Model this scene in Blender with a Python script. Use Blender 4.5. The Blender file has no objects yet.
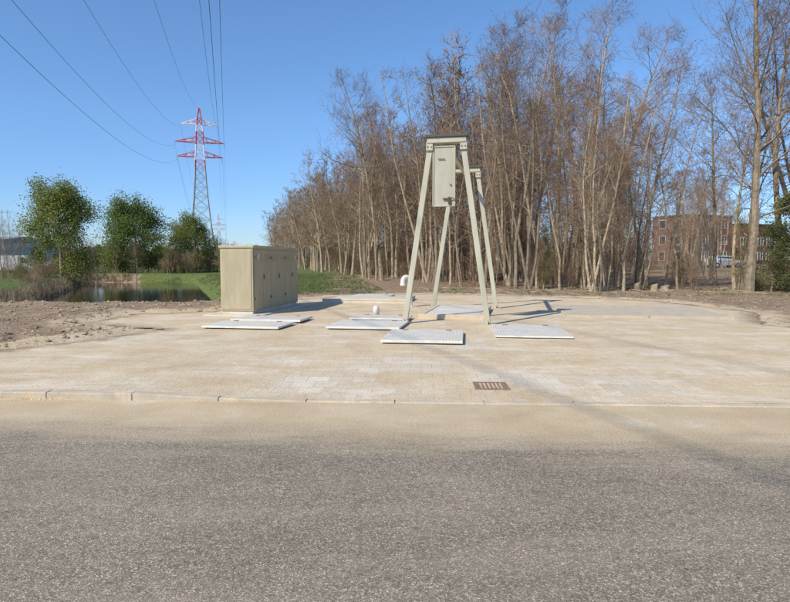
import bpy, math, random
from mathutils import Vector, Matrix, noise as mn
R=math.radians
scene=bpy.context.scene
COL=scene.collection
random.seed(5)

# ------------------------------------------------------------ materials
def newmat(name):
    m=bpy.data.materials.new(name); m.use_nodes=True
    nt=m.node_tree; b=nt.nodes['Principled BSDF']
    b.inputs['Roughness'].default_value=0.85
    return m,nt,b
def N(nt,t,**kw):
    n=nt.nodes.new(t)
    for k,v in kw.items():
        if k in n.inputs: n.inputs[k].default_value=v
        else: setattr(n,k,v)
    return n
def pos(nt):
    return N(nt,'ShaderNodeNewGeometry').outputs['Position']
def noise(nt,scale,detail=4,rough=0.6,vec=None,dist=0.0):
    n=N(nt,'ShaderNodeTexNoise'); n.inputs['Scale'].default_value=scale
    n.inputs['Detail'].default_value=detail; n.inputs['Roughness'].default_value=rough
    n.inputs['Distortion'].default_value=dist
    nt.links.new(vec if vec is not None else pos(nt),n.inputs['Vector'])
    return n.outputs['Fac']
def ramp(nt,fac,stops):
    r=N(nt,'ShaderNodeValToRGB'); e=r.color_ramp.elements
    while len(e)<len(stops): e.new(0.5)
    for i,(p,c) in enumerate(stops):
        e[i].position=p
        if not isinstance(c,(tuple,list)): c=(c,c,c)
        e[i].color=(c[0],c[1],c[2],1)
    nt.links.new(fac,r.inputs['Fac']); return r.outputs['Color']
def mix(nt,fac,a,b,mode='MIX'):
    m=N(nt,'ShaderNodeMix'); m.data_type='RGBA'; m.blend_type=mode
    for i,v in ((0,fac),(6,a),(7,b)):
        if hasattr(v,'links') : nt.links.new(v,m.inputs[i])
        elif isinstance(v,(tuple,list)): m.inputs[i].default_value=(v[0],v[1],v[2],1)
        else: m.inputs[i].default_value=v
    return m.outputs[2]
def math_(nt,op,a,b=0.0,c=None,clamp=False):
    m=N(nt,'ShaderNodeMath'); m.operation=op; m.use_clamp=clamp
    for i,v in enumerate((a,b,c)):
        if v is None: continue
        if hasattr(v,'links'): nt.links.new(v,m.inputs[i])
        else: m.inputs[i].default_value=v
    return m.outputs[0]
def maprange(nt,v,a,b,c=0.0,d=1.0):
    m=N(nt,'ShaderNodeMapRange'); nt.links.new(v,m.inputs[0])
    for i,x in enumerate((a,b,c,d)): m.inputs[i+1].default_value=x
    return m.outputs[0]
def bump(nt,b,h,strength=0.5,dist=0.02):
    n=N(nt,'ShaderNodeBump'); n.inputs['Strength'].default_value=strength
    n.inputs['Distance'].default_value=dist
    nt.links.new(h,n.inputs['Height']); nt.links.new(n.outputs[0],b.inputs['Normal'])
def attr(nt,name):
    return N(nt,'ShaderNodeAttribute',attribute_name=name)

def sand_col(nt):
    a=ramp(nt,noise(nt,1.1,4,0.65),[(0.3,(0.53,0.405,0.253)),(0.55,(0.63,0.50,0.33)),(0.75,(0.70,0.58,0.41))])
    g=ramp(nt,noise(nt,60,2,0.7),[(0.3,0.74),(0.7,1.16)])
    return mix(nt,1.0,a,g,'MULTIPLY')
def dirt_col(nt):
    a=ramp(nt,noise(nt,2.2,5,0.7),[(0.3,(0.21,0.145,0.09)),(0.5,(0.35,0.255,0.17)),(0.72,(0.46,0.35,0.24))])
    g=ramp(nt,noise(nt,14,3,0.75),[(0.3,0.62),(0.7,1.2)])
    return mix(nt,1.0,a,g,'MULTIPLY')

def simple(name,c,rough=0.7,var=0.15,scale=6,metal=0.0,bumps=0.0,bscale=40):
    m,nt,b=newmat(name)
    tc=N(nt,'ShaderNodeTexCoord').outputs['Object']
    f=noise(nt,scale,4,0.65,tc)
    lo=[x*(1-var) for x in c]; hi=[min(1,x*(1+var)) for x in c]
    nt.links.new(ramp(nt,f,[(0.3,lo),(0.7,hi)]),b.inputs['Base Color'])
    b.inputs['Roughness'].default_value=rough; b.inputs['Metallic'].default_value=metal
    if bumps: bump(nt,b,noise(nt,bscale,3,0.6,tc),bumps,0.01)
    return m

def ground_mat():
    m,nt,b=newmat('ground_earth_grass')
    z=attr(nt,'zone'); sep=N(nt,'ShaderNodeSeparateColor'); nt.links.new(z.outputs['Color'],sep.inputs[0])
    d=dirt_col(nt)
    grass=ramp(nt,noise(nt,3,4,0.75),[(0.3,(0.075,0.098,0.03)),(0.52,(0.125,0.158,0.047)),(0.75,(0.24,0.225,0.11))])
    gf=math_(nt,'ADD',sep.outputs[0],math_(nt,'MULTIPLY',math_(nt,'SUBTRACT',noise(nt,1.8,5,0.75),0.5),1.6))
    gm=maprange(nt,gf,0.4,0.6)
    leaf=ramp(nt,noise(nt,9,4,0.8),[(0.3,(0.13,0.09,0.058)),(0.5,(0.28,0.195,0.125)),(0.7,(0.42,0.32,0.22))])
    lf=maprange(nt,math_(nt,'ADD',sep.outputs[2],math_(nt,'MULTIPLY',math_(nt,'SUBTRACT',noise(nt,1.3,4,0.7),0.5),1.2)),0.35,0.65)
    c=mix(nt,lf,d,leaf)
    c=mix(nt,gm,c,grass)
    sf=maprange(nt,math_(nt,'ADD',sep.outputs[1],math_(nt,'MULTIPLY',math_(nt,'SUBTRACT',noise(nt,1.7,5,0.7),0.5),1.1)),0.35,0.7)
    c=mix(nt,sf,c,sand_col(nt))
    nt.links.new(c,b.inputs['Base Color']); b.inputs['Roughness'].default_value=0.95
    b.inputs['Specular IOR Level'].default_value=0.1
    bump(nt,b,noise(nt,9,5,0.75),0.8,0.08)
    return m
def pave_mat():
    m,nt,b=newmat('pavement_sandy_tiles')
    mp=N(nt,'ShaderNodeMapping'); nt.links.new(pos(nt),mp.inputs[0]); mp.inputs['Rotation'].default_value=(0,0,R(2.6))
    br=N(nt,'ShaderNodeTexBrick'); nt.links.new(mp.outputs[0],br.inputs['Vector'])
    br.offset=0.5; br.inputs['Scale'].default_value=1; br.inputs['Brick Width'].default_value=0.3
    br.inputs['Row Height'].default_value=0.3; br.inputs['Mortar Size'].default_value=0.005
    br.inputs['Mortar Smooth'].default_value=0.6
    br.inputs['Color1'].default_value=(0.54,0.475,0.375,1); br.inputs['Color2'].default_value=(0.73,0.665,0.56,1)
    br.inputs['Mortar'].default_value=(0.46,0.37,0.255,1)
    tile=mix(nt,1.0,br.outputs['Color'],ramp(nt,noise(nt,25,4,0.7),[(0.3,0.8),(0.7,1.12)]),'MULTIPLY')
    s=sand_col(nt)
    seams=mix(nt,0.2,s,mix(nt,1.0,s,ramp(nt,br.outputs['Fac'],[(0,1.0),(1,0.55)]),'MULTIPLY'))
    sn=N(nt,'ShaderNodeVectorMath'); sn.operation='SNAP'; nt.links.new(mp.outputs[0],sn.inputs[0]); sn.inputs[1].default_value=(0.6,0.3,10)
    kt=noise(nt,0.75,3,0.6,sn.outputs[0])
    k=noise(nt,0.55,5,0.62,None,0.3)
    k2=noise(nt,6,5,0.75)
    v=math_(nt,'ADD',math_(nt,'ADD',math_(nt,'MULTIPLY',k,0.5),math_(nt,'MULTIPLY',kt,0.5)),math_(nt,'MULTIPLY',math_(nt,'SUBTRACT',k2,0.5),0.45))
    v=math_(nt,'ADD',v,math_(nt,'MULTIPLY',attr(nt,'swept').outputs['Fac'],0.07))
    vis=maprange(nt,v,0.49,0.64,0.0,0.78)
    c=mix(nt,vis,seams,tile)
    sm=N(nt,'ShaderNodeMapping'); nt.links.new(pos(nt),sm.inputs[0]); sm.inputs['Scale'].default_value=(0.5,2.0,1); sm.inputs['Rotation'].default_value=(0,0,R(14))
    pale=maprange(nt,noise(nt,1.0,6,0.74,sm.outputs[0],0.6),0.54,0.66,0.0,0.5)
    c=mix(nt,pale,c,(0.75,0.675,0.55))
    e=attr(nt,'edge').outputs['Fac']
    ef=maprange(nt,math_(nt,'ADD',e,math_(nt,'MULTIPLY',math_(nt,'SUBTRACT',noise(nt,3,5,0.7),0.5),1.3)),0.15,0.55)
    c=mix(nt,ef,dirt_col(nt),c)
    t=attr(nt,'track').outputs['Fac']
    tf=math_(nt,'MULTIPLY',t,maprange(nt,noise(nt,2.5,5,0.75),0.35,0.65,0.0,0.22))
    c=mix(nt,tf,c,(0.38,0.305,0.21))
    nt.links.new(c,b.inputs['Base Color']); b.inputs['Roughness'].default_value=0.92
    b.inputs['Specular IOR Level'].default_value=0.2
    h=math_(nt,'ADD',math_(nt,'MULTIPLY',noise(nt,40,3,0.7),1.0),math_(nt,'MULTIPLY',br.outputs['Fac'],-0.3))
    h=math_(nt,'ADD',h,math_(nt,'MULTIPLY',noise(nt,6,4,0.7),1.3))
    bump(nt,b,h,0.6,0.018)
    return m
def road_mat():
    m,nt,b=newmat('asphalt_worn')
    vo=N(nt,'ShaderNodeTexVoronoi'); vo.inputs['Scale'].default_value=130; nt.links.new(pos(nt),vo.inputs['Vector'])
    sc=N(nt,'ShaderNodeSeparateColor'); nt.links.new(vo.outputs['Color'],sc.inputs[0])
    st=ramp(nt,sc.outputs[0],[(0.0,(0.16,0.126,0.09)),(0.45,(0.25,0.205,0.15)),(0.85,(0.345,0.288,0.213)),(1.0,(0.60,0.52,0.40))])
    st=mix(nt,1.0,st,ramp(nt,vo.outputs['Distance'],[(0.2,1.1),(0.8,0.66)]),'MULTIPLY')
    c=mix(nt,1.0,st,ramp(nt,noise(nt,0.7,7,0.72),[(0.3,0.84),(0.7,1.2)]),'MULTIPLY')
    c=mix(nt,1.0,c,ramp(nt,noise(nt,18,3,0.75),[(0.3,0.8),(0.7,1.22)]),'MULTIPLY')
    t=attr(nt,'track').outputs['Fac']
    tf=math_(nt,'MULTIPLY',t,maprange(nt,noise(nt,1.5,5,0.7),0.3,0.7,0.0,0.6))
    c=mix(nt,tf,c,mix(nt,1.0,c,(0.80,0.78,0.76),'MULTIPLY'))
    s=attr(nt,'sand').outputs['Fac']
    mp=N(nt,'ShaderNodeMapping'); nt.links.new(pos(nt),mp.inputs[0]); mp.inputs['Scale'].default_value=(0.35,1.6,1)
    n1=noise(nt,1.6,6,0.72,mp.outputs[0])
    sn=math_(nt,'ADD',math_(nt,'MULTIPLY',math_(nt,'SUBTRACT',n1,0.5),0.9),
             math_(nt,'MULTIPLY',math_(nt,'SUBTRACT',noise(nt,45,3,0.8),0.5),0.9))
    sf=maprange(nt,math_(nt,'ADD',s,sn),0.25,0.9)
    c=mix(nt,sf,c,mix(nt,1.0,sand_col(nt),(.92,.91,.89),'MULTIPLY'))
    veil=maprange(nt,n1,0.45,0.7,0.0,0.28)
    c=mix(nt,veil,c,(0.44,0.36,0.255))
    sc1=math_(nt,'MULTIPLY',maprange(nt,noise(nt,.55,2,0.5),0.66,0.70),maprange(nt,noise(nt,14,4,0.8),0.50,0.56,0,.7))
    c=mix(nt,sc1,c,(0.62,0.59,0.54))
    nt.links.new(c,b.inputs['Base Color']); b.inputs['Roughness'].default_value=0.85
    b.inputs['Specular IOR Level'].default_value=0.25
    bump(nt,b,math_(nt,'ADD',vo.outputs['Distance'],noise(nt,30,2,0.7)),0.5,0.006)
    return m
M_ground=ground_mat(); M_pave=pave_mat(); M_road=road_mat()

def concrete_mat(name,c1,c2,sand=0.4):
    m,nt,b=newmat(name)
    c=ramp(nt,noise(nt,3,5,0.7),[(0.3,c1),(0.7,c2)])
    sf=maprange(nt,noise(nt,4,5,0.7),0.45,0.6,0,sand)
    c=mix(nt,sf,c,sand_col(nt))
    nt.links.new(c,b.inputs['Base Color']); bump(nt,b,noise(nt,50,3,0.7),0.4,0.01)
    return m
M_conc=concrete_mat('concrete',(0.50,0.455,0.375),(0.66,0.61,0.52),0.7)
M_kerb=concrete_mat('kerb_concrete',(0.39,0.335,0.255),(0.53,0.46,0.35),0.95)
M_slab=concrete_mat('slab_concrete',(0.47,0.385,0.275),(0.60,0.50,0.37),0.8)
M_slab2=concrete_mat('road_plate_concrete',(0.40,0.345,0.265),(0.50,0.44,0.345),0.6)

def checker_mat():
    m,nt,b=newmat('aluminium_tread_plate')
    tc=N(nt,'ShaderNodeTexCoord').outputs['Object']
    w=N(nt,'ShaderNodeTexVoronoi'); w.inputs['Scale'].default_value=17; w.inputs['Randomness'].default_value=0.0; nt.links.new(tc,w.inputs['Vector'])
    c=ramp(nt,noise(nt,5,5,0.7,tc),[(0.3,(0.55,0.535,0.475)),(0.7,(0.78,0.76,0.70))])
    c=mix(nt,1.0,c,ramp(nt,w.outputs['Distance'],[(0.25,1.05),(0.5,0.78)]),'MULTIPLY')
    c=mix(nt,maprange(nt,noise(nt,2.3,6,0.7,tc),0.46,0.66,0,0.7),c,(0.58,0.48,0.34))
    nt.links.new(c,b.inputs['Base Color']); b.inputs['Metallic'].default_value=0.0; b.inputs['Roughness'].default_value=0.65
    b.inputs['Specular IOR Level'].default_value=0.3
    bump(nt,b,w.outputs['Distance'],0.5,0.01)
    return m
M_check=checker_mat()
M_white=simple('pale_painted_steel',(0.66,0.64,0.57),0.6,0.15,4)
def painted(name,c,rustc=(0.16,0.08,0.04),amt=0.5,rough=0.5):
    m,nt,b=newmat(name)
    tc=N(nt,'ShaderNodeTexCoord').outputs['Object']
    mp=N(nt,'ShaderNodeMapping'); nt.links.new(tc,mp.inputs[0]); mp.inputs['Scale'].default_value=(6,6,1.2)
    base=ramp(nt,noise(nt,1,5,0.6,mp.outputs[0]),[(0.3,[x*0.86 for x in c]),(0.7,[x*1.1 for x in c])])
    rf=maprange(nt,noise(nt,9,6,0.75,tc),0.64,0.72,0,amt)
    c2=mix(nt,rf,base,rustc)
    sz=N(nt,'ShaderNodeSeparateXYZ'); nt.links.new(pos(nt),sz.inputs[0])
    low=math_(nt,'MULTIPLY',maprange(nt,sz.outputs[2],0.08,0.55,0.7,0.0),maprange(nt,noise(nt,7,5,0.7,tc),0.35,0.65))
    c2=mix(nt,low,c2,(0.5,0.41,0.28))
    nt.links.new(c2,b.inputs['Base Color']); b.inputs['Roughness'].default_value=rough
    bump(nt,b,noise(nt,12,3,0.6,tc),0.12,0.01)
    return m
M_frame=painted('frame_paint_pale_olive',(0.445,0.42,0.315))
M_panel=painted('panel_paint_grey',(0.40,0.375,0.285),amt=0.8)
M_cab=painted('cabinet_paint_beige',(0.415,0.355,0.225),(0.2,0.16,0.1),0.2,0.5)
M_cabdoor=painted('cabinet_door_paint',(0.395,0.335,0.21),(0.2,0.16,0.1),0.15,0.5)
M_dark=simple('dark_gap',(0.02,0.02,0.02),0.8)
M_rusty=simple('cast_iron_rusty',(0.24,0.16,0.11),0.8,0.4,30)

def bark_mat(name,a,b_):
    m,nt,b=newmat(name)
    oi=N(nt,'ShaderNodeObjectInfo').outputs['Random']
    p=pos(nt)
    c=ramp(nt,noise(nt,5,2,0.7,p),[(0.3,a),(0.7,b_)])
    c=mix(nt,1.0,c,ramp(nt,oi,[(0,(.62,.62,.64)),(.5,(1,.97,.94)),(1,(1.3,1.3,1.28))]),'MULTIPLY')
    nt.links.new(c,b.inputs['Base Color']); b.inputs['Roughness'].default_value=0.9
    b.inputs['Specular IOR Level'].default_value=0.1
    return m
def leaf_mat(name,cols,trans=0.35):
    m,nt,b=newmat(name)
    p=pos(nt)
    f=math_(nt,'ADD',math_(nt,'MULTIPLY',noise(nt,0.8,1,0.6,p),0.6),math_(nt,'MULTIPLY',noise(nt,9,0,0.6,p),0.4))
    c=ramp(nt,f,[(0.35,cols[0]),(0.5,cols[1]),(0.68,cols[2])])
    nt.links.new(c,b.inputs['Base Color'])
    b.inputs['Roughness'].default_value=0.6
    tr=N(nt,'ShaderNodeBsdfTranslucent'); nt.links.new(c,tr.inputs['Color'])
    ms=N(nt,'ShaderNodeMixShader'); ms.inputs[0].default_value=trans
    nt.links.new(b.outputs[0],ms.inputs[1]); nt.links.new(tr.outputs[0],ms.inputs[2])
    nt.links.new(ms.outputs[0],nt.nodes['Material Output'].inputs['Surface'])
    return m
M_bark=bark_mat('bark_grey_brown',(0.22,0.17,0.115),(0.43,0.355,0.25))
M_twig=bark_mat('twig_brown',(0.21,0.14,0.095),(0.33,0.24,0.16))
M_bud=leaf_mat('buds_catkins',[(0.16,0.09,0.05),(0.25,0.155,0.08),(0.30,0.23,0.10)],0.2)
M_ygreen=leaf_mat('spring_leaf',[(0.13,0.16,0.03),(0.24,0.28,0.055),(0.34,0.36,0.09)],.45)
M_green=leaf_mat('green_leaf',[(0.08,0.12,0.022),(0.16,0.225,0.042),(0.26,0.31,0.075)],.45)
M_ivy=leaf_mat('ivy_leaf',[(0.05,0.07,0.02),(0.12,0.145,0.04),(0.21,0.22,0.07)])
M_grassb=leaf_mat('grass_blade',[(0.08,0.11,0.03),(0.14,0.18,0.05),(0.26,0.25,0.11)])
M_reed=leaf_mat('dry_reed',[(0.20,0.15,0.09),(0.30,0.23,0.14),(0.42,0.34,0.21)])

# ------------------------------------------------------------ mesh builder
class MB:
    def __init__(s): s.v=[];s.f=[];s.m=[]
    def box(s,c,size,rz=0,mat=0,M=None):
        x,y,z=[a/2 for a in size]; c=Vector(c)
        rot=M if M is not None else Matrix.Rotation(rz,3,'Z')
        b=len(s.v)
        for dz in(-z,z):
            for dx,dy in((-x,-y),(x,-y),(x,y),(-x,y)): s.v.append(tuple(c+rot@Vector((dx,dy,dz))))
        for q in((3,2,1,0),(4,5,6,7),(0,1,5,4),(1,2,6,5),(2,3,7,6),(3,0,4,7)):
            s.f.append(tuple(b+i for i in q)); s.m.append(mat)
    def beam(s,p,q,w,h=None,mat=0):
        p=Vector(p);q=Vector(q);h=h or w;d=q-p;L=d.length
        if L<1e-6:return
        rot=d.to_track_quat('Z','Y').to_matrix()
        s.box((p+q)/2,(w,h,L),mat=mat,M=rot)
    def tube(s,pts,rad,sides=5,mat=0,cap=False):
        b=len(s.v);n=len(pts)
        d0=(pts[1]-pts[0]).normalized()
        up=Vector((0,0,1)) if abs(d0.z)<0.9 else Vector((1,0,0))
        a=d0.cross(up).normalized()
        for i in range(n):
            d=(pts[min(i+1,n-1)]-pts[max(i-1,0)]).normalized()
            a=(a-d*a.dot(d)).normalized(); bb=d.cross(a)
            for k in range(sides):
                t=2*math.pi*k/sides
                s.v.append(tuple(pts[i]+(a*math.cos(t)+bb*math.sin(t))*rad[i]))
        for i in range(n-1):
            for k in range(sides):
                k2=(k+1)%sides
                s.f.append((b+i*sides+k,b+i*sides+k2,b+(i+1)*sides+k2,b+(i+1)*sides+k)); s.m.append(mat)
        if cap:
            s.f.append(tuple(b+k for k in reversed(range(sides)))); s.m.append(mat)
            s.f.append(tuple(b+(n-1)*sides+k for k in range(sides))); s.m.append(mat)
    def quad(s,c,sz,mat=0,rnd=random):
        a=Vector((rnd.gauss(0,1),rnd.gauss(0,1),rnd.gauss(0,1))).normalized()
        u=a.orthogonal().normalized(); w=a.cross(u)
        t=rnd.uniform(0,6.28); u2=u*math.cos(t)+w*math.sin(t); w2=a.cross(u2)
        b=len(s.v); l=sz*rnd.uniform(.7,1.3); h=l*0.6
        s.v+= [tuple(c-u2*l*.5),tuple(c+w2*h*.5),tuple(c+u2*l*.5),tuple(c-w2*h*.5)]
        s.f.append((b,b+1,b+2,b+3)); s.m.append(mat)
    def mesh(s,name,mats,smooth=False):
        me=bpy.data.meshes.new(name); me.from_pydata(s.v,[],s.f)
        for m in mats: me.materials.append(m)
        me.polygons.foreach_set('material_index',s.m)
        if smooth: me.polygons.foreach_set('use_smooth',[True]*len(s.f))
        me.update(); return me
    def obj(s,name,mats,parent=None,loc=(0,0,0),rz=0,smooth=False,bevel=0):
        o=bpy.data.objects.new(name,s.mesh(name,mats,smooth)); COL.objects.link(o)
        o.location=loc;o.rotation_euler=(0,0,rz)
        if parent: o.parent=parent
        if bevel:
            b=o.modifiers.new('b','BEVEL'); b.width=bevel;b.segments=2;b.limit_method='ANGLE'
        return o
def empty(name,loc=(0,0,0),rz=0):
    o=bpy.data.objects.new(name,None);COL.objects.link(o);o.location=loc;o.rotation_euler=(0,0,rz)
    o.empty_display_size=0.1
    return o
def ss(a,b,x):
    t=(x-a)/(b-a); t=max(0,min(1,t)); return t*t*(3-2*t)

# ------------------------------------------------------------ terrain
PAVE=[(-40,6.0),(-40,9.0),(-10,9.3),(-7,9.7),(-5.9,11.3),(-5.2,13.0),(-7.6,14.2),(-7.4,16.8),(-5.4,17.6),(-4.6,22),(-2.5,24.5),(0,26.5),(3.5,26),(6.5,24.5),(9.8,22.2),(10.6,17.5),(8.8,14.2),(9.5,12.6),(14,11.0),(40,10.5),(40,6.0)]
def sdist(x,y,P=PAVE):
    ins=False;best=1e9;n=len(P)
    for i in range(n):
        x1,y1=P[i];x2,y2=P[(i+1)%n]
        if (y1>y)!=(y2>y) and x<(x2-x1)*(y-y1)/(y2-y1)+x1: ins=not ins
        dx,dy=x2-x1,y2-y1;t=max(0,min(1,((x-x1)*dx+(y-y1)*dy)/(dx*dx+dy*dy)))
        d=math.hypot(x-x1-t*dx,y-y1-t*dy)
        if d<best:best=d
    return best if ins else -best
def yk(x): return 6.5-0.045*x
def zp(x,y):
    left=1-ss(-3.2,-1.2,x)
    zk=.012+.07*left; t=ss(0,3.0,y-yk(x))
    return zk*(1-t)+.06*t
def canal(x,y):
    cx=-13.0-0.40*(y-28); w=4.3+0.02*(y-28)
    a=1-ss(w-1.0,w+2.0,abs(x-cx)); e=ss(20.5,28,y)*(1-ss(58,64,y))
    return a*e
def nz(x,y,s,seed=0): return mn.noise(Vector((x*s,y*s,seed)))
def gz(x,y):
    if y<yk(x)-0.0: return -0.08
    sd=sdist(x,y) if (-41<x<41 and y<32) else -5
    base=zp(x,y)
    if sd>0.2: return base-.03
    k=1-ss(-0.5,0.2,sd)
    rough=0
    if y<70 and abs(x)<60:
        rough=.05*nz(x,y,.6)+.045*nz(x,y,1.9,3)+.03*nz(x,y,4.5,7)
        if x<-5: rough=rough*1.5+.05
    z=base-.03+k*(.04+rough)
    z-=1.7*canal(x,y)
    z+=.6*ss(48,66,y)*ss(14,27,x)
    return z
def axis(segs):
    out=[segs[0][0]]
    for a,b,st in segs:
        n=max(1,int(round((b-a)/st)))
        for i in range(1,n+1): out.append(a+(b-a)*i/n)
    return out
xs=axis([(-1600,-400,200),(-400,-100,50),(-100,-40,4),(-40,-18,.7),(-18,14,.27),(14,40,.8),(40,100,4),(100,400,50),(400,1600,200)])
ys=axis([(-600,-50,100),(-50,6,8),(6,30,.25),(30,66,.6),(66,130,4),(130,400,30),(400,2500,300)])
verts=[];zone=[]
for y in ys:
    for x in xs:
        z=gz(x,y); verts.append((x,y,z))
        sd=sdist(x,y) if (-41<x<41 and y<32) else -5
        sandz=max(0,1+sd/1.6) if sd<0 else 1.0
        g=0.0
        if y>24: 
            g=.9*ss(25,31,y)*(1-ss(-4.5 -0.12*(y-30),-1.5-0.12*(y-30),x))
        if x<-18: g=max(g,0.36)
        if x>14: g=max(g,0.2)
        if y>60: g=max(g,0.62 if x<0 else .38)
        cn=canal(x,y)
        if cn>0.05: g=min(g,0.25) if x<-13-0.4*(y-28) or y<27 else max(g,.5)
        l=ss(26,31,y)*ss(-4,4,x+0.12*(y-30)) if y>24 else 0
        if x>12: l=max(l,.45)
        zone.append((g,sandz,l,1))
nx=len(xs);faces=[]
for j in range(len(ys)-1):
    for i in range(nx-1):
        a=j*nx+i; faces.append((a,a+1,a+nx+1,a+nx))
me=bpy.data.meshes.new('ground'); me.from_pydata(verts,[],faces)
ca=me.color_attributes.new('zone','FLOAT_COLOR','POINT')
ca.data.foreach_set('color',[c for z in zone for c in z])
me.materials.append(M_ground); me.polygons.foreach_set('use_smooth',[True]*len(faces))
g=bpy.data.objects.new('ground',me);COL.objects.link(g)

def trackf(x,y):
    def line(y): 
        return 0.35+ (6.6-y)*0.62 if y<6.6 else 0.35-(y-6.6)*0.10
    d=abs(x-line(y)); a=1-ss(0.0,0.65,d)
    d2=abs(x-line(y)-1.5); a2=(1-ss(0.0,0.65,d2))*.45
    return max(a,a2)*(1-ss(7.5,11,y))
# pavement
pv=[];pe=[];pt=[];psw=[];idx={};pf=[]
px=axis([(-40,-12,1.0),(-12,12,.16),(12,40,1.0)]);py_=axis([(0,21,.16)])
def pvert(i,j):
    k=(i,j)
    if k in idx:return idx[k]
    x=px[i];y=yk(x)+.12+py_[j]
    sd=sdist(x,y); idx[k]=len(pv); pv.append((x,y,zp(x,y)+.006*nz(x,y,1.5)))
    pe.append(max(0,min(1,sd/1.0+.1)) if y>8 else 1); pt.append(trackf(x,y))
    q1=math.hypot((x+.5)/2.0,(y-7.9)/1.2);q2=math.hypot((x-2.3)/1.6,(y-7.5)/1.0)
    psw.append(max(1-ss(.5,1.4,q1),1-ss(.5,1.4,q2))-.35*ss(10,13,y)-.5*ss(4.0,6,abs(x))*(1 if y<10 else 0)); return idx[k]
for j in range(len(py_)-1):
    for i in range(len(px)-1):
        x=(px[i]+px[i+1])/2;y=yk(x)+.12+(py_[j]+py_[j+1])/2
        if sdist(x,y)+.25*nz(x,y,1.2,2)>-.05:
            pf.append((pvert(i,j),pvert(i+1,j),pvert(i+1,j+1),pvert(i,j+1)))
me=bpy.data.meshes.new('pavement');me.from_pydata(pv,[],pf);me.materials.append(M_pave)
for nm,d in(('edge',pe),('track',pt),('swept',psw)):
    a=me.attributes.new(nm,'FLOAT','POINT');a.data.foreach_set('value',d)
me.polygons.foreach_set('use_smooth',[True]*len(pf))
o=bpy.data.objects.new('pavement',me);COL.objects.link(o)
# road
rx=axis([(-80,-8,4),(-8,8,.25),(8,80,4)]);ry=axis([(-12,0,2),(0,6.5,.2)])
rv=[];rs=[];rt=[];rf=[]
for j,yy in enumerate(ry):
    for x in rx:
        y=yy/6.5*(yk(x)) if yy>0 else yy
        rv.append((x,y,0)); edge=5.3-0.10*x
        rs.append(ss(-1.2,0.85,y-edge)); rt.append(trackf(x,y))
for j in range(len(ry)-1):
    for i in range(len(rx)-1):
        a=j*len(rx)+i; rf.append((a,a+1,a+len(rx)+1,a+len(rx)))
me=bpy.data.meshes.new('road');me.from_pydata(rv,[],rf);me.materials.append(M_road)
for nm,d in(('sand',rs),('track',rt)):
    a=me.attributes.new(nm,'FLOAT','POINT');a.data.foreach_set('value',d)
o=bpy.data.objects.new('road',me);COL.objects.link(o)
# kerb
kb=MB();x=-40.0
while x<40:
    a,b_=x+.003,x+.997
    dz=random.uniform(-.002,.002);b0=len(kb.v)
    for xx in(a,b_):
        y0=yk(xx)-.001;t=zp(xx,yk(xx))+.005+dz
        kb.v+=[(xx,y0,-.2),(xx,y0+.118,-.2),(xx,y0+.118,t),(xx,y0,t-.004)]
    i=b0
    for q in((0,4,7,3),(3,7,6,2),(2,6,5,1),(0,3,2,1),(4,5,6,7)): kb.f.append(tuple(i+k for k in q));kb.m.append(0)
    x+=1.0
kb.obj('kerb',[M_kerb],bevel=.01)

# pond
wm,nt,b=newmat('pond_water'); b.inputs['Base Color'].default_value=(0.02,0.025,0.015,1); b.inputs['Roughness'].default_value=0.05
b.inputs['Specular IOR Level'].default_value=0.4
bump(nt,b,noise(nt,3,3,0.5),0.12,0.03)
w=MB(); w.v=[(-5,21,-.75),(-20,21,-.75),(-40,66,-.75),(-17,66,-.75)]; w.f=[(0,3,2,1)];w.m=[0]
w.obj('pond_water',[wm])

# clods
cl=MB();rnd=random.Random(3)
def clod(mb,x,y,z,s,rnd,mat=0):
    b=len(mb.v)
    pts=[(0,0,1),(0,0,-.5)]+[(math.cos(t),math.sin(t),rnd.uniform(-.2,.4)) for t in (0,1.05,2.1,3.14,4.2,5.2)]
    rz=rnd.uniform(0,6)
    for p in pts:
        k=s*rnd.uniform(.65,1.25); mb.v.append((x+(p[0]*math.cos(rz)-p[1]*math.sin(rz))*k,y+(p[0]*math.sin(rz)+p[1]*math.cos(rz))*k,z+p[2]*k*.7))
    for i in range(6):
        mb.f.append((b,b+2+i,b+2+(i+1)%6));mb.f.append((b+1,b+2+(i+1)%6,b+2+i));mb.m+=[mat,mat]
n=0
while n<5200:
    if rnd.random()<.66: x=rnd.uniform(-20,-4.8);y=rnd.uniform(9,26)
    else: x=rnd.uniform(5,22);y=rnd.uniform(11,31)
    sd=sdist(x,y)
    if sd>-.15 or canal(x,y)>.6: continue
    if nz(x,y,.7,9)<-.25: continue
    s=min(.12,.02+abs(rnd.gauss(0,.028)))
    if x>0: s=min(s,.05)
    clod(cl,x,y,gz(x,y),s,rnd);n+=1
M_clod=newmat('earth_clods'); nt=M_clod[1]; nt.links.new(dirt_col(nt),M_clod[2].inputs['Base Color'])
cl.obj('earth_clods',[M_clod[0]])
pb=MB();n=0
while n<800:
    x=rnd.uniform(-7,8);y=rnd.uniform(3.5,24);
    if y<yk(x): z=0
    elif y<yk(x)+.2: continue
    elif sdist(x,y)<0: continue
    else: z=zp(x,y)
    clod(pb,x,y,z,rnd.uniform(.003,.010)+(.014 if rnd.random()<.07 and y>7 else 0),rnd);n+=1
pb.obj('pebbles',[simple('pebble_stone',(0.44,0.37,0.27),0.9,.3,3)])
st=MB();n=0
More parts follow.
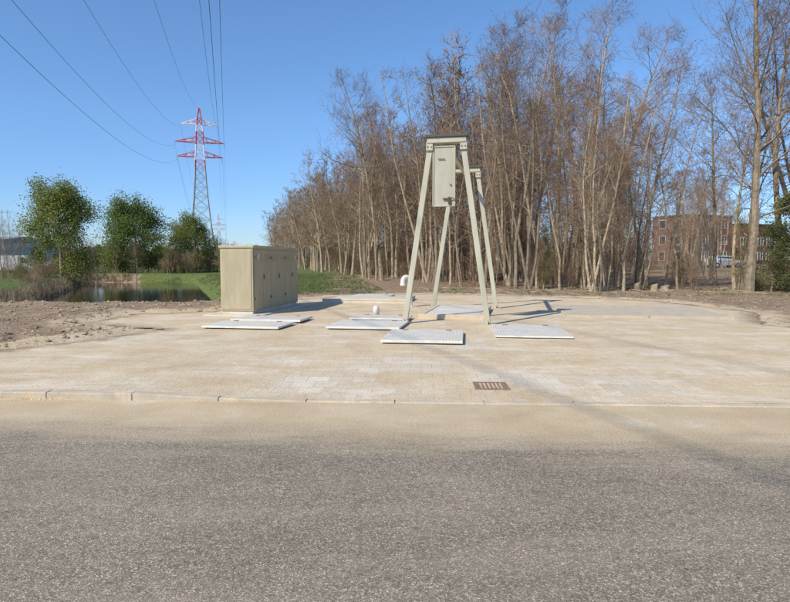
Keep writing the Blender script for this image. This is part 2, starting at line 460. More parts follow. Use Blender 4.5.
while n<260:
    x=rnd.uniform(1,22);y=rnd.uniform(24.5,31.5)
    if sdist(x,y)>-.4: continue
    a=rnd.uniform(0,6.28);l=rnd.uniform(.2,1.1);z=gz(x,y)+.02;r_=rnd.uniform(.006,.02)
    st.tube([Vector((x,y,z)),Vector((x+l*.5*math.cos(a),y+l*.5*math.sin(a),z+.05)),Vector((x+l*math.cos(a+.2),y+l*math.sin(a+.2),z+.02))],[r_,r_*.8,r_*.5],4);n+=1
st.obj('fallen_branches',[M_bark])

# ------------------------------------------------------------ electrical cabinet
TH=R(-9.5)
cab=empty('electrical_cabinet',(-3.92,16.3,.06),TH)
W,L,H=.96,3.75,1.93
c=MB(); c.box((-W/2,L/2,.12+(H-.18)/2),(W,L,H-.18)); c.obj('body',[M_cab],cab,bevel=.008)
c=MB(); c.box((-W/2,L/2,.06),(W-.06,L-.06,.12)); c.obj('plinth',[M_conc],cab)
c=MB(); c.box((-W/2,L/2,H-.03),(W+.07,L+.07,.07)); c.obj('roof',[M_cab],cab,bevel=.012)
c=MB()
nd=3;dw=(L-.1)/nd
for i in range(nd):
    yc=.05+dw*(i+.5)
    c.box((.012,yc-dw/4,.12+(H-.2)/2),(.02,dw/2-.012,H-.27))
    c.box((.012,yc+dw/4,.12+(H-.2)/2),(.02,dw/2-.012,H-.27))
c.box((-W/2,-.009,.12+(H-.2)/2),(W-.09,.016,H-.29))
c.obj('doors',[M_cabdoor],cab,bevel=.005)
c=MB()
for i in range(nd):
    yc=.05+dw*(i+.5)
    c.box((.035,yc+.06,1.05),(.03,.025,.13))
    for z in (.45,1.6):
        c.box((.026,yc-dw/2+.035,z),(.02,.02,.07)); c.box((.026,yc+dw/2-.035,z),(.02,.02,.07))
c.obj('handles_hinges',[simple('dark_handle',(.12,.105,.08),.5)],cab)
c=MB()
for i in range(nd):
    yc=.05+dw*(i+.5)
    for s in(-1,1):
        for k in range(5): c.box((.026,yc+s*dw/4,1.52+k*.04),(.012,dw/2-.22,.014))
c.obj('vent_slats',[M_cabdoor],cab)
c=MB(); c.box((.026,.35,1.62),(.006,.13,.17)); c.box((.026,L-.3,1.62),(.006,.1,.12));c.obj('warning_label',[simple('label_white',(.7,.7,.66),.4)],cab)
c=MB(); c.box((-W/2,L/2,0.0),(W+.7,L+.8,.07)); c.obj('concrete_pad',[M_conc],cab,bevel=.01)

# ------------------------------------------------------------ lifting frame (two A frames)
fr=empty('hoist_frame',(1.22,14.1,.06),R(-12))
M_cap=simple('dark_cap',(.07,.065,.05),.6)
def aframe(y,nm):
    m=MB()
    for s in(-1,1):
        m.beam((s*1.0,y,0.02),(s*.38,y,4.27),.105,.13)
    m.obj(nm+'_legs',[M_frame],fr,bevel=.008)
    m=MB()
    m.box((0,y,4.33),(.92,.24,.12)); m.box((0,y,4.425),(1.0,.32,.06),mat=1)
    for s in (-1,1):
        m.box((s*.4,y-.09,4.2),(.16,.02,.2)); 
        for dx in(-.04,.04): m.box((s*.4+dx,y-.11,4.18),(.025,.02,.025),mat=1)
    m.obj(nm+'_head',[M_frame,M_cap],fr,bevel=.006)
    m=MB()
    for s in(-1,1):
        m.box((s*1.0,y,.012),(.3,.3,.024)); 
        m.box((s*1.0,y-.1,.06),(.02,.1,.08)); m.box((s*1.0,y+.1,.06),(.02,.1,.08))
        for dx in(-.11,.11):
            for dy in(-.11,.11): m.box((s*1.0+dx,y+dy,.034),(.03,.03,.02))
    m.obj(nm+'_feet',[M_frame],fr)
aframe(0,'front');aframe(4.8,'rear')
m=MB();m.box((0,2.4,4.20),(.11,4.5,.015));m.box((0,2.4,4.262),(.11,4.5,.015));m.box((0,2.4,4.231),(.012,4.5,.045))
m.obj('top_rail',[M_frame],fr)
m=MB();m.box((-.06,-.02,3.5),(.54,.03,1.42))
for z in(2.81,4.19): m.box((-.06,-.045,z),(.54,.025,.03))
for sx in(-.315,.195): m.box((sx,-.045,3.5),(.03,.025,1.41))
m.obj('panel_plate',[M_panel],fr,bevel=.004)
m=MB();m.box((-.12,-.06,3.9),(.16,.02,.012));m.box((.07,-.075,2.93),(.05,.05,.16));m.box((-.02,-.07,2.97),(.12,.03,.03));m.box((.1,-.06,3.3),(.03,.02,.03))
ring=[Vector((.13+.07*math.cos(t),-.09,2.92+.07*math.sin(t))) for t in [i*.5 for i in range(10)]]
m.tube(ring,[.012]*10,6)
m.obj('panel_lock_hook',[simple('dark_iron',(.07,.045,.03),.7)],fr)

# ------------------------------------------------------------ hatches
def hatch(loc,size,rz,h=.09,lift=.03,name='access_hatch_cover',zz=.066):
    e=empty(name,(loc[0],loc[1],zz),rz)
    sx,sy=size
    m=MB();m.box((0,0,lift+h-.006),(sx-.02,sy-.02,.012))
    m.obj('tread_plate',[M_check],e)
    m=MB();t=.03
    m.box((0,-sy/2+t/2,lift+h/2),(sx,t,h-.002));m.box((0,sy/2-t/2,lift+h/2),(sx,t,h-.002))
    m.box((-sx/2+t/2,0,lift+h/2),(t,sy-2*t,h-.002));m.box((sx/2-t/2,0,lift+h/2),(t,sy-2*t,h-.002))
    m.box((0,0,lift+h/2),(t,sy-2*t,h-.03))
    m.obj('edge_frame',[M_white],e,bevel=.005)
    m=MB()
    for ax in(-.42,.42):
        for ay in(-.42,.42): m.box((ax*sx,ay*sy,lift/2),(.1,.1,lift))
    m.obj('support_blocks',[M_rusty],e)
    m=MB()
    for ax in(-.3,.3):
        m.box((ax*sx,sy*.4,lift+h+.010),(.12,.03,.018)); 
    m.obj('lift_handles',[M_rusty],e)
    return e
hatch((-3.35,13.55),(1.8,1.15),TH,.045,.02)
hatch((-3.1,14.85),(1.8,1.0),TH,.05,.03)
hatch((-.6,13.6),(1.65,1.5),TH,.045,.02)
hatch((-.35,15.1),(1.5,.9),TH,.04,.04)
hatch((.58,11.5),(1.5,1.7),R(-7),.05,.02)
hatch((2.85,12.5),(1.5,2.1),R(-7),.035,.012)
hatch((-.95,24.4),(1.6,1.7),TH,.07,.0)
e=empty('pit_collar',(1.78,16.7,.06),R(-12))
m=MB();sx,sy,t=1.7,3.3,.14
m.box((0,-sy/2,.07),(sx,t,.14));m.box((0,sy/2,.07),(sx,t,.14));m.box((-sx/2+t/2,0,.07),(t,sy-t,.139));m.box((sx/2-t/2,0,.07),(t,sy-t,.139))
m.obj('collar',[M_slab],e,bevel=.012)
m=MB();m.box((0,-.85,.10),(sx-2*t-.02,1.4,.05));m.box((0,.75,.10),(sx-2*t-.02,1.4,.05));m.obj('covers',[M_check],e,bevel=.004)
m=MB();m.box((0,0,.03),(sx-2*t,sy-t,.05));m.obj('pit_floor',[M_dark],e)
e=empty('concrete_deck',(-.9,22.0,.06),TH)
m=MB();m.box((0,0,.05),(3.0,2.6,.10));m.box((0,-1.25,.13),(3.0,.12,.06));m.box((1.44,0.06,.13),(.12,2.48,.06));m.obj('slab',[M_conc],e,bevel=.012)
m=MB();m.box((0,0,.02),(2.08,3.6,.09));m.box((2.12,0,.018),(2.08,3.6,.09))
m.obj('concrete_slab',[M_slab2],None,(5.9,17.4,.06),R(-8),bevel=.01)
def gooseneck(x,y,h,r):
    m=MB();pts=[Vector((0,0,0)),Vector((0,0,h-.16))]
    for i in range(1,9):
        t=math.pi*i/8; pts.append(Vector((-.13+.13*math.cos(t),0,h-.16+.13*math.sin(t)*1.1)))
    pts.append(Vector((-.26,0,h-.26)))
    m.tube(pts,[r]*len(pts),14,cap=True)
    m.tube([Vector((0,0,0)),Vector((0,0,.03))],[r*1.9]*2,14,cap=True)
    m.tube([Vector((-.26,0,h-.30)),Vector((-.26,0,h-.23))],[r*1.25]*2,14,cap=True)
    return m.obj('vent_pipe',[M_white],None,(x,y,.06),R(20),smooth=False)
gooseneck(.5,19.3,1.0,.075)
m=MB();m.tube([Vector((0,0,z)) for z in(0,.2,.25,.275,.285)],[.09,.085,.07,.045,.01],16,cap=True)
m.obj('marker_bollard',[M_white],None,(-.52,16.2,.06),smooth=True)
m=MB();sx=.42
m.box((0,-.19,0),(sx,.04,.03));m.box((0,.19,0),(sx,.04,.03));m.box((-.19,0,0),(.04,.34,.03));m.box((.19,0,0),(.04,.34,.03))
for i in range(7): m.box((-.15+i*.05,0,0),(.022,.34,.024))
m.box((0,0,-.008),(.34,.34,.004),mat=1)
m.obj('drain_grate',[M_rusty,simple('grate_silt',(.16,.12,.08),.9)],None,(1.2,7.3,zp(1.2,7.3)-.004),R(-2.5))
def stump(x,y,r,h):
    m=MB();rr=random.Random(int(x*10));S=14
    for i,(z,k) in enumerate(((-.05,1.35),(.08,1.1),(h,1.0))):
        for a in range(S): 
            t=6.283*a/S; q=r*k*(1+.12*math.sin(3*t+x)+rr.uniform(-.04,.04)); m.v.append((q*math.cos(t),q*math.sin(t),z+(.05*math.cos(t) if i==2 else 0)))
    for i in range(2):
        for a in range(S): m.f.append((i*S+a,i*S+(a+1)%S,(i+1)*S+(a+1)%S,(i+1)*S+a));m.m.append(0)
    m.f.append(tuple(2*S+a for a in range(S)));m.m.append(1)
    m.obj('tree_stump',[M_bark,simple('cut_wood',(.42,.32,.19),.8,.2,20)],None,(x,y,gz(x,y)))
for a in((12.6,28.6,.16,.34),(13.3,29.0,.2,.26),(12.0,29.2,.13,.38)): stump(*a)

# ------------------------------------------------------------ trees
def gen_tree(seed,H,r0,cs,nprim,spread,asc,bud=1500,budsize=.06,budmat=2,stems=1,l2=7,l3=5,twig=1,shape='narrow',clump=0,up1=.035,lean=.0,tr=.0052,wob=.045):
    rd=random.Random(seed);m=MB()
    def path(p,d,L,segs,wob,up):
        pts=[p.copy()];d=d.normalized()
        for i in range(segs):
            d=(d+Vector((rd.gauss(0,wob),rd.gauss(0,wob),rd.gauss(0,wob)+up))).normalized()
            p=p+d*(L/segs);pts.append(p.copy())
        return pts
    def at(pts,t):
        f=t*(len(pts)-1);i=min(int(f),len(pts)-2);return pts[i].lerp(pts[i+1],f-i),(pts[i+1]-pts[i]).normalized()
    def side(d,ang):
        a=d.orthogonal().normalized();a.rotate(Matrix.Rotation(rd.uniform(0,6.28),3,d))
        return (d*math.cos(ang)+a*math.sin(ang)).normalized()
    tips=[]
    for s in range(stems):
        hh=H*rd.uniform(.8,1) if s else H
        d=Vector((rd.gauss(lean,.03),rd.gauss(0,.03),1)) if stems==1 else Vector((rd.gauss(0,.13),rd.gauss(0,.13),1))
        base=Vector((0,0,-.1)) if stems==1 else Vector((rd.uniform(-.25,.25),rd.uniform(-.25,.25),-.1))
        tp=path(base,d,hh,12,wob,.05)
        rr=r0*(1 if stems==1 else .7)
        m.tube(tp,[rr*(1.25 if i==0 else 1)*(1-i/12.0)**.8+.010 for i in range(13)],7,0)
        npr=int(nprim/ (1 if stems==1 else stems*.75))
        for i in range(npr):
            t=min(cs+(1-cs)*(i+rd.random())/npr,.985)
            p,dd=at(tp,t); u=(t-cs)/(1-cs)
            if shape=='narrow': ln=spread*(.55+.6*math.sin(math.pi*min(1,u*.85+.12)))*(1.05-.6*u)*rd.uniform(.5,1.35)
            else: ln=spread*(.45+.65*math.sin(math.pi*(u*.72+.2)))*rd.uniform(.75,1.15)
            az=rd.uniform(0,6.28);el=R(asc+rd.gauss(0,12)+18*u)
            if shape=='round' and u<.25: el=R(rd.uniform(-12,15))
            d1=Vector((math.cos(az)*math.cos(el),math.sin(az)*math.cos(el),math.sin(el)))
            b1=path(p,d1,ln,5,.12,up1);r1=min(rr*.36,.009+ln*.010)*(1.1-.5*u)
            m.tube(b1,[r1,r1*.8,r1*.62,r1*.45,r1*.3,.005],4,0)
            for j in range(l2):
                t2=.2+.78*(j+rd.random())/l2;p2,d2=at(b1,t2);l_=ln*(.52-.3*t2)*rd.uniform(.7,1.3)+.3
                b2=path(p2,side(d2,R(rd.uniform(32,62)))+Vector((0,0,.08)),l_,3,.13,.03);r2=max(tr,r1*.34*(1-t2*.4))
                m.tube(b2,[r2,r2*.75,r2*.55,.003],3,1)
                for k in range(l3):
                    t3=.15+.83*(k+rd.random())/l3;p3,d3=at(b2,t3);l3_=l_*.45*rd.uniform(.5,1.2)+.15
                    b3=path(p3,side(d3,R(rd.uniform(25,60)))+Vector((0,0,.08)),l3_,2,.15,.03)
                    m.tube(b3,[tr,tr*.8,tr*.5],3,1); tips.append(b3)
                    for q in range(twig):
                        p4,d4=at(b3,rd.uniform(.2,.9));e4=p4+side(d4,R(rd.uniform(25,55)))*rd.uniform(.15,.4)
                        m.tube([p4,e4],[tr*.75,tr*.5],3,1)
    for i in range(bud):
        b=rd.choice(tips);p,_=at(b,rd.random())
        m.quad(p+Vector((rd.gauss(0,clump),rd.gauss(0,clump),rd.gauss(0,clump))) if clump else p,budsize,budmat,rd)
    return m
mats=[M_bark,M_twig,M_bud]
V=[]
V.append(gen_tree(1,14.2,.13,.33,32,2.9,26,1100,.06).mesh('bare_a',mats))
V.append(gen_tree(2,13.0,.10,.27,30,2.5,32,1000,.06).mesh('bare_b',mats))
V.append(gen_tree(3,14.8,.15,.38,31,3.5,24,1100,.06).mesh('bare_c',mats))
V.append(gen_tree(4,12.0,.075,.20,26,2.2,36,1000,.06,wob=.06).mesh('bare_d',mats))
V.append(gen_tree(5,13.6,.12,.30,28,2.4,34,1000,.06,stems=3,l2=5).mesh('bare_e',mats))
V.append(gen_tree(15,13.4,.08,.45,22,2.2,30,800,.06,wob=.055).mesh('bare_f',mats))
V.append(gen_tree(19,11.0,.07,.25,20,2.6,22,800,.06,stems=2,l2=6,wob=.06).mesh('bare_g',mats))
F=[]
F.append(gen_tree(31,14.0,.14,.22,28,2.9,30,900,.10,l2=6,l3=4,twig=0,tr=.012).mesh('far_bare_a',mats))
F.append(gen_tree(32,13.0,.12,.18,26,2.7,34,900,.10,l2=6,l3=4,twig=0,tr=.012).mesh('far_bare_b',mats))
F.append(gen_tree(33,13.6,.13,.25,26,2.9,30,900,.10,l2=6,l3=4,twig=0,tr=.012).mesh('far_bare_c',mats))
SH=gen_tree(6,3.0,.03,.06,22,1.2,42,500,.05,stems=5,l2=5,l3=4,twig=0).mesh('shrub_a',[M_twig,M_twig,M_bud])
SH2=gen_tree(7,2.2,.03,.06,22,.95,40,1500,.06,stems=5,l2=5,l3=4,twig=0,clump=.06).mesh('shrub_b',[M_twig,M_twig,M_ygreen])
rd=random.Random(23)
EDGE=[(11.8,29.6),(9.2,29.2),(6.8,31.0),(3.6,36.5),(.5,42.5),(-4.2,58),(-9.5,80),(-17,108),(-33,157)]
def place(mesh,name,x,y,s=1,parent=None,tilt=.035):
    o=bpy.data.objects.new(name,mesh);COL.objects.link(o)
    o.location=(x,y,(gz(x,y) if y<130 else 0)-.03);o.rotation_euler=(rd.gauss(0,tilt),rd.gauss(0,tilt),rd.uniform(0,6.28))
    k=s*rd.uniform(.93,1.07);o.scale=(k,k,k*rd.uniform(.96,1.05))
    if parent:o.parent=parent
    return o
wood=empty('woodland_tree_mass')
under=empty('undergrowth_shrubs')
for i in range(len(EDGE)-1):
    a=Vector((*EDGE[i],0));b=Vector((*EDGE[i+1],0));L_=(b-a).length;d=(b-a)/L_
    nrm=Vector((d.y,-d.x,0))
    if nrm.y<0:nrm=-nrm
    near=a.y<45
    sp=1.35 if near else (2.1 if a.y<90 else 3.0)
    rows=5 if near else 4
    t=rd.random()
    while t<L_:
        for r in range(rows):
            p=a+d*(t+rd.gauss(0,.8))+nrm*(r*2.7+rd.uniform(-1.5,1.5))
            if rd.random()<(.08 if r==0 else .3): continue
            q=p.x/p.y
            if r>0 and q>.43: continue
            hs=rd.uniform(.72,1.05)*(1.10 if -.03<q<.32 and near else (1.04 if q<.3 else .92))
            if r==0 and near: place(rd.choice(V),'bare_tree',p.x,p.y,hs)
            else: place(rd.choice(V if p.y<41 else F),'tree',p.x,p.y,hs,wood)
        t+=sp*rd.uniform(.6,1.4)
    t=0
    while t<L_:
        for r in range(2):
            p=a+d*t+nrm*(1.0+r*4+rd.uniform(-.3,2.6))
            if p.x/p.y>.46: continue
            place(SH if rd.random()<.9 else SH2,'shrub',p.x,p.y,rd.uniform(.35,.95)*(1 if near else 1.4),under)
        t+=1.3 if near else 2.3
for i in range(60):
    y=rd.uniform(50,100);x=rd.uniform(.0,.42)*y
    place(rd.choice(F),'tree',x,y,rd.uniform(.78,1.02),wood)
for i in range(90):
    y=rd.uniform(42,90);x=rd.uniform(-.05,.42)*y
    if x< -4.2-.25*(y-58)+3: continue
    place(SH,'shrub',x,y,rd.uniform(.9,1.6),under)
for x,y,s,v in((10.2,28.6,.7,6),(11.2,28.9,.8,5),(9.6,28.4,.62,3),(8.2,29.4,.7,5),(12.4,29.6,.72,6),(6.0,31.2,.6,6),(4.9,33.2,.66,3),(2.4,37.2,.6,5)):
    place(V[v],'bare_tree',x,y,s,tilt=.07)
bigt=gen_tree(9,17.0,.21,.2,40,4.4,38,1800,.06,l2=9,l3=6,clump=.03).mesh('bare_tree_big',[M_bark,M_twig,M_bud])
o=place(bigt,'bare_tree',16.9,28.2,1.0,tilt=.01)
for x,y,s,v in((19.3,29.5,1.05,2),(18.3,31,.95,3),(14.6,30.5,.72,5),(13.4,31.5,.83,1),(15.6,34,.78,5),(20.5,27.5,1.1,0),(21.8,31,1.1,4),(24,34,1.1,2),(12.8,33.8,.8,3),(19.5,36,.9,0),(23,28,1.0,1),(27,35,1.1,0),(30,33,1.1,2),(17.4,30.2,.9,1),
               (18,37,.62,3),(20.4,41,.66,6),(23.5,44,.72,4),(25,52,.72,3),(29,55,.8,1),(21.5,46,.64,0),(27.5,55,.7,4),(31,62,.7,2),(33.5,64,.75,0),(36.5,66,.75,1),(18.2,34.5,.55,6),(34,70,.8,4),(37,73,.8,3),(43,78,.8,4),(41,80,.8,1),(45,82,.8,0)):
    place(V[v],'bare_tree',x,y,s)
n=0
while n<36:
    y=rd.uniform(29.5,66);x=rd.uniform(.41,.85)*y
    if .535<x/y<.575 : continue
    place(SH if rd.random()<.8 else SH2,'shrub',x,y,rd.uniform(.25,.62)*(1 if y<42 else 1.5),under);n+=1
IV=gen_tree(11,5.2,.08,.05,30,1.3,35,9000,.11,l2=8,l3=5,twig=0,shape='round',clump=.12).mesh('ivy_bush',[M_bark,M_twig,M_ivy])
for x,y,s in((18.0,28.2,.55),(19.0,28.2,.8),(20.2,28.6,.72)): place(IV,'ivy_bush',x,y,s)
YG=gen_tree(12,5.5,.05,.08,26,1.2,45,2600,.08,l2=7,l3=5,twig=0,stems=2,clump=.09).mesh('young_green_tree',[M_bark,M_twig,M_ygreen])
for x,y,s in((7.8,30.6,.55),(20.8,27.4,.9),(17.3,29.5,.7)): place(YG,'young_green_tree',x,y,s)
# left side green trees
GT=gen_tree(13,7.4,.15,.06,46,3.0,24,30000,.17,l2=8,l3=5,twig=0,shape='round',clump=.32).mesh('green_tree_a',[M_bark,M_twig,M_ygreen])
GT2=gen_tree(14,6.4,.15,.05,44,3.4,16,32000,.18,l2=8,l3=5,twig=0,shape='round',clump=.36).mesh('green_tree_b',[M_bark,M_twig,M_green])
WI=gen_tree(16,6.0,.12,.06,28,2.4,38,10000,.16,l2=7,l3=5,twig=0,shape='round',clump=.25).mesh('willow',[M_bark,M_twig,M_ygreen])
FAR=gen_tree(17,6.4,.2,.1,22,3.0,26,2600,.45,l2=5,l3=3,twig=0,shape='round',clump=.3).mesh('far_green',[M_bark,M_twig,M_green])
place(GT,'leafy_tree',-28.2,50,.95)
place(GT2,'leafy_tree',-29.3,67,.92)
place(WI,'willow_tree',-25.5,72,.9);place(WI,'willow_tree',-23.2,74,.82);place(WI,'willow_tree',-27.5,74,.82)
place(V[4],'bare_tree',-32.5,49,.42);place(V[1],'bare_tree',-34,52,.42);place(V[3],'bare_tree',-24.9,49,.36);place(V[0],'bare_tree',-32,54,.4);place(V[4],'bare_tree',-37,58,.45);place(V[2],'bare_tree',-25.5,58,.36);place(V[3],'bare_tree',-30.8,47,.34)
bank=empty('bank_shrubs')
for i in range(44):
    y=rd.uniform(34,64);cx=-13-.4*(y-28);x=cx-rd.uniform(5.6,9.5)
    place(SH if rd.random()<.8 else SH2,'shrub',x,y,rd.uniform(.25,.6),bank)
for i in range(55):
    y=rd.uniform(64,78);x=-.43*y+rd.uniform(-9,14)
    if x>-.25*y: continue
    place(SH if rd.random()<.5 else SH2,'shrub',x,y,rd.uniform(.6,1.3),bank)
for i in range(7):
    y=rd.uniform(24,30);x=rd.uniform(-22,-19)
    place(SH,'shrub',x,y,rd.uniform(.2,.4),bank)
dist=empty('distant_treeline')
for i in range(210):
    y=rd.uniform(130,270);x=y*rd.uniform(-1.0,-.2)
    q=rd.random();place(FAR if q<.5 else F[int(q*50)%3],'tree',x,y,rd.uniform(.5,.85)*(1 if q<.5 else .6)*y/190,dist)
for i in range(80):
    y=rd.uniform(110,230);x=y*rd.uniform(-.08,1.1)
    place(F[i%3],'tree',x,y,rd.uniform(.55,.8),dist)

def tufts(name,pts,hs,mat,seed):
    m=MB();r=random.Random(seed)
    for x,y in pts:
        z=gz(x,y)
        for k in range(7):
            a=r.uniform(0,6.28);h=hs*r.uniform(.5,1.3);bx=x+r.gauss(0,.05);by=y+r.gauss(0,.05);l=r.uniform(.1,.5)*h
            w_=.006+.004*r.random()+hs*.02;b=len(m.v)
            m.v+=[(bx-w_*math.sin(a),by+w_*math.cos(a),z-.01),(bx+w_*math.sin(a),by-w_*math.cos(a),z-.01),(bx+l*math.cos(a),by+l*math.sin(a),z+h)]
            m.f.append((b,b+1,b+2));m.m.append(0)
    m.obj(name,[mat])
pts=[]
while len(pts)<5200:
    y=rd.uniform(26,60);x=rd.uniform(-.36*y-2,0-.12*(y-25))
    if canal(x,y)<.35 and sdist(x,y)<-.3 and nz(x,y,.8,6)>-.3: pts.append((x,y))
tufts('grass',pts,.11,M_grassb,1)
pts=[]
while len(pts)<600:
    y=rd.uniform(25,33);x=rd.uniform(2,24)
    if sdist(x,y)<-.6 and nz(x,y,.5,4)>.1: pts.append((x,y))
tufts('weeds',pts,.12,M_grassb,2)
pts=[]
while len(pts)<900:
    y=rd.uniform(23,64);x=rd.uniform(-40,-9);c_=canal(x,y)
    if .12<c_<.5 and x<-14-.4*(y-28): pts.append((x,y))
tufts('reeds',pts,.4,M_reed,3)

# ------------------------------------------------------------ pylon + wires
mred=simple('pylon_red',(.5,.05,.04),.6,.1);mwht=simple('pylon_white',(.75,.75,.75),.6,.08);mgal=simple('galvanised_steel',(.30,.31,.31),.6,.1)
def pylon(loc,rz,scale=1):
    m=MB()
    prof=[(0,4.6),(7,3.7),(14,2.85),(21,2.15),(27,1.7),(33,1.45),(38,1.2),(44,.95),(47,.6),(50,.12)]
    def hw(z):
        for (a,b),(c,d) in zip(prof,prof[1:]):
            if z<=c:return b+(d-b)*(z-a)/(c-a)
        return .12
    levels=[0,5,10,14.5,18.5,22,25,28,31,33.5,36,38.3,40.5,42.5,44.5,47,50]
    def mt(z): 
        if z<31:return 0
        return 1 if int((z-31)/3.6)%2==0 else 2
    for a,b in zip(levels,levels[1:]):
        k=mt((a+b)/2);t=.24 if a<30 else .2
        A=hw(a);B=hw(b);ca=[(A,A),(A,-A),(-A,-A),(-A,A)];cb=[(B,B),(B,-B),(-B,-B),(-B,B)]
        for i in range(4):
            j=(i+1)%4
            m.beam((*ca[i],a),(*cb[i],b),t,mat=k)
            m.beam((*ca[i],a),(*cb[j],b),t*.5,mat=k);m.beam((*ca[j],a),(*cb[i],b),t*.5,mat=k)
            m.beam((*cb[i],b),(*cb[j],b),t*.5,mat=k)
    for z,l,k in((34.6,7.0,1),(39.2,7.6,1),(44.9,5.6,2)):
        for s in(-1,1):
            w0=hw(z)
            tip=(s*l,0,z)
            for yy in(-w0,w0):
                m.beam((s*w0,yy,z),tip,.2,mat=k);m.beam((s*w0,yy,z+1.7),tip,.15,mat=k)
                n_=4
                for q in range(1,n_+1):
                    f=q/(n_+1);f2=(q-.5)/(n_+1)
                    P=Vector((s*w0,yy,z)).lerp(Vector(tip),f);Q=Vector((s*w0,yy,z+1.7)).lerp(Vector(tip),f2)
                    m.beam(P,Q,.1,mat=(1 if q%2 else 2))
            m.beam(tip,(s*l,0,z-1.1),.16,mat=0)
    o=m.obj('electricity_pylon',[mgal,mred,mwht],None,loc,rz);o.scale=(scale,)*3
PY=193;PX=-62.8;slope=-.2835;rzp=math.atan(.2835)
pylon((PX,PY,0),rzp)
pylon((PX+slope*420,PY+420,0),rzp,.95)
pylon((PX-slope*310,PY-310,0),rzp)
dirv=Vector((slope,1,0)).normalized();side_=Vector((dirv.y,-dirv.x,0))
m=MB()
for off,z0,zl in((-7,33.5,17.0),(-7.6,38.1,21.2),(-5.6,43.8,27.2),(0,50,31.5),(7.6,38.1,21.2),(5.6,43.8,27.2),(7,33.5,17.5)):
    for (sy,ey,lowz) in((PY,PY-310,zl),(PY+420,PY,zl-6)):
        pts=[]
        for i in range(49):
            t=i/48;Y=sy+(ey-sy)*t
            z=lowz+(z0-lowz)*(2*t-1)**2
            c0=Vector((PX+slope*(Y-PY),Y,0))+side_*off
            pts.append(Vector((c0.x,c0.y,z)))
        m.tube(pts,[.021]*49,5)
m.obj('power_lines',[simple('cable_dark',(.03,.03,.035),.5)])

# ------------------------------------------------------------ building, cars
def brick_mat():
    m,nt,b=newmat('red_brick')
    tc=N(nt,'ShaderNodeTexCoord').outputs['Object']
    mp=N(nt,'ShaderNodeMapping');nt.links.new(tc,mp.inputs[0]);mp.inputs['Rotation'].default_value=(R(90),0,0)
    br=N(nt,'ShaderNodeTexBrick');nt.links.new(mp.outputs[0],br.inputs['Vector']);br.inputs['Scale'].default_value=1
    br.inputs['Brick Width'].default_value=.22;br.inputs['Row Height'].default_value=.065;br.inputs['Mortar Size'].default_value=.008
    br.inputs['Color1'].default_value=(.15,.06,.038,1);br.inputs['Color2'].default_value=(.20,.085,.052,1);br.inputs['Mortar'].default_value=(.16,.11,.09,1)
    nt.links.new(br.outputs['Color'],b.inputs['Base Color']);return m
mbrick=brick_mat()
mglass,nt,b=newmat('window_glass');b.inputs['Base Color'].default_value=(.03,.04,.05,1);b.inputs['Roughness'].default_value=.08
mgrey=simple('facade_grey',(.13,.13,.13),.7);mwfr=simple('window_frame_white',(.7,.7,.68),.5)
def building(loc,rz,Wd,Dp,Hb,bay):
    e=empty('brick_building',loc,rz)
    m=MB();m.box((Wd/2,Dp/2,Hb/2),(Wd,Dp,Hb));m.obj('walls',[mbrick],e)
    m=MB();m.box((Wd/2,Dp/2,Hb+.12),(Wd+.3,Dp+.3,.24));m.obj('roof_edge',[mgrey],e)
    if bay: m=MB();m.box((bay,-.1,Hb/2-.1),(4.6,.18,Hb-.2));m.obj('grey_facade_bay',[mgrey],e)
    gw=MB();fw=MB()
    for st in range(int(Hb/2.9)):
        z=1.7+st*2.9
        x=1.3
        while x<Wd-1:
            dy=-.22 if bay and abs(x-bay)<2.3 else -.03
            if not(bay and abs(abs(x-bay)-2.3)<.75):
                gw.box((x,dy,z),(1.4,.04,1.5))
                for bb in(.78,-.78): fw.box((x,dy-.03,z+bb),(1.54,.08,.07))
                for a in(-.73,0,.73): fw.box((x+a,dy-.03,z),(.06,.08,1.48))
            x+=2.55
        # side windows too
        for yy in (2.2,5.6):
            gw.box((-.03,yy,z),(.04,1.3,1.5))
            for bb in(.78,-.78): fw.box((-.06,yy,z+bb),(.08,1.44,.07))
            for a in(-.68,.68): fw.box((-.06,yy+a,z),(.08,.06,1.48))
    gw.obj('windows',[mglass],e);fw.obj('window_frames',[mwfr],e)
building((51.5,104,.55),R(24),11,8,8.8,3.85)
building((66,114,.55),R(24),14,10,7.8,0)
e=empty('industrial_hall',(-125,125,0),R(-8))
m=MB();m.box((22,10,2.7),(44,20,5.4));m.obj('walls',[simple('cladding_grey',(.38,.4,.41),.6)],e)
m=MB();m.v=[(-.3,-.3,5.4),(44.3,-.3,5.4),(44.3,20.3,5.4),(-.3,20.3,5.4),(-.3,10,6.6),(44.3,10,6.6)];m.f=[(0,1,5,4),(2,3,4,5),(1,2,5),(3,0,4)];m.m=[0]*4
m.obj('roof',[simple('roof_sheet',(.3,.29,.28),.6)],e)
m=MB()
for i in range(7): m.box((3+i*6.2,-.03,1.9 if i%2 else 4.0),(3.2,.06,3.6 if i%2 else 1.0))
m.obj('doors_windows',[mglass],e)

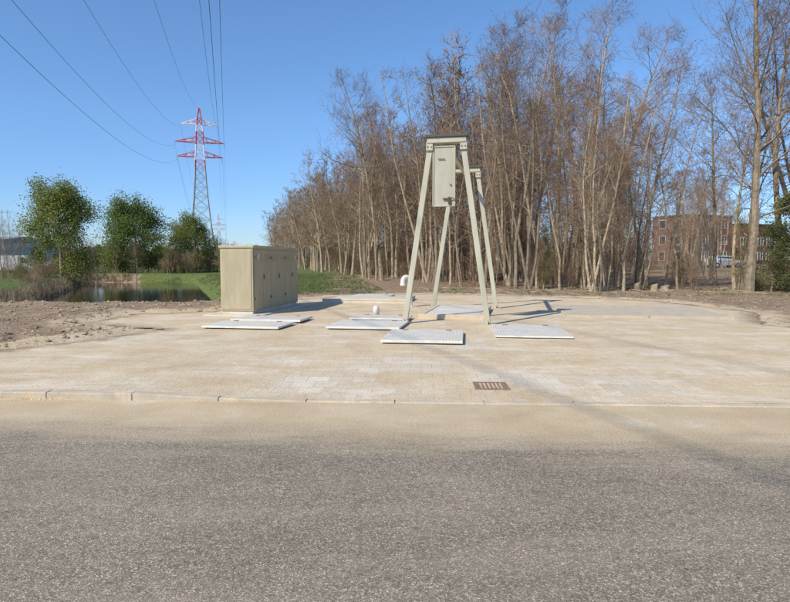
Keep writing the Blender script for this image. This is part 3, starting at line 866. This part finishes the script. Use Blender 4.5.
def car(loc,rz,c,van=False):
    e=empty('delivery_van' if van else 'parked_car',loc,rz)
    paint=simple('car_paint',c,.3,.03)
    if van: prof=[(-2.4,.35),(2.4,.35),(2.45,.8),(2.3,1.05),(1.55,1.2),(1.0,1.95),(.8,2.1),(-2.3,2.1),(-2.42,1.9)]
    else: prof=[(-2.05,.35),(2.05,.32),(2.12,.6),(2.0,.82),(1.1,.95),(.45,1.38),(.1,1.45),(-1.0,1.45),(-1.5,1.36),(-1.95,.98),(-2.1,.85)]
    m=MB();n=len(prof);ws=[.86 if z<1.0 else (.84 if van else .7) for x,z in prof]
    for s in(-1,1):
        for (x,z),w_ in zip(prof,ws): m.v.append((x,s*w_,z))
    m.f.append(tuple(range(n)));m.f.append(tuple(reversed(range(n,2*n))));m.m+=[0,0]
    for i in range(n): j=(i+1)%n;m.f.append((i,n+i,n+j,j));m.m.append(0)
    m.obj('body',[paint],e,bevel=.05)
    m=MB()
    if not van:
        for s in(-1,1):
            b=len(m.v);m.v+=[(-1.35,s*.83,1.0),(.9,s*.84,1.0),(.35,s*.765,1.34),(-1.25,s*.765,1.34)];m.f.append((b,b+1,b+2,b+3));m.m.append(0)
        b=len(m.v);m.v+=[(1.08,-.66,.985),(1.08,.66,.985),(.5,.6,1.37),(.5,-.6,1.37)];m.f.append((b,b+1,b+2,b+3));m.m.append(0)
    else:
        for s in(-1,1):
            b=len(m.v);m.v+=[(.5,s*.865,1.2),(1.45,s*.865,1.2),(1.0,s*.865,1.8),(.5,s*.865,1.8)];m.f.append((b,b+1,b+2,b+3));m.m.append(0)
    m.obj('windows',[mglass],e)
    m=MB()
    for x in(-1.3,1.3):
        for s in(-1,1):
            m.tube([Vector((x,s*.66,.32)),Vector((x,s*.89,.32))],[.32,.32],16,cap=True)
            m.tube([Vector((x,s*.88,.32)),Vector((x,s*.9,.32))],[.19,.19],12,mat=1,cap=True)
    m.obj('wheels',[simple('tyre',(.03,.03,.03),.8),mgal],e)
car((39.4,71,.62),R(4),(.7,.7,.7));
for x,y,c_,v in((-44.5,70,(.5,.5,.5),True),(-48,72,(.45,.04,.03),False),(-40.5,72,(.5,.52,.53),False),(-58,77,(.7,.7,.7),True),(-63,79,(.06,.08,.2),False)): car((x,y,0),R(12),c_,v)

# ------------------------------------------------------------ light
EL=R(41);AZ=R(225)
w=bpy.data.worlds.new('World');scene.world=w;w.use_nodes=True;nt=w.node_tree
sky=nt.nodes.new('ShaderNodeTexSky');sky.sky_type='NISHITA';sky.sun_disc=False;sky.sun_elevation=EL;sky.sun_rotation=AZ
sky.air_density=1.0;sky.dust_density=0.1;sky.ozone_density=3.0
hs=nt.nodes.new('ShaderNodeHueSaturation');hs.inputs['Saturation'].default_value=1.08
nt.links.new(sky.outputs[0],hs.inputs['Color'])
tcw=nt.nodes.new('ShaderNodeTexCoord');sx_=nt.nodes.new('ShaderNodeSeparateXYZ');nt.links.new(tcw.outputs['Generated'],sx_.inputs[0])
# clear dry spring air: less yellow and less glare in the lowest degrees than the model gives
tint=ramp(nt,sx_.outputs[2],[(0.0,(.54,.67,.98)),(.10,(.63,.78,1.04)),(.22,(.82,.94,1.10)),(.45,(.96,1.07,1.17))])
mw=mix(nt,1.0,hs.outputs[0],tint,'MULTIPLY')
bg=nt.nodes['Background'];nt.links.new(mw,bg.inputs[0]);bg.inputs[1].default_value=.15
sd=bpy.data.lights.new('sun','SUN');sd.energy=5.0;sd.angle=R(.5);sd.color=(1,.93,.81)
so=bpy.data.objects.new('sun',sd);COL.objects.link(so)
sv=Vector((-math.cos(EL)*.7071,-math.cos(EL)*.7071,math.sin(EL)))
so.rotation_euler=sv.to_track_quat('Z','Y').to_euler();so.location=(-20,-20,30)
scene.view_settings.view_transform='Standard';scene.view_settings.look='None';scene.view_settings.exposure=0
# ------------------------------------------------------------ camera
cd=bpy.data.cameras.new('camera');cd.sensor_width=36;cd.lens=26.9;cd.clip_end=6000;cd.clip_start=.05
co=bpy.data.objects.new('camera',cd);COL.objects.link(co);co.location=(0,0,1.6);co.rotation_euler=(R(86),0,0)
scene.camera=co
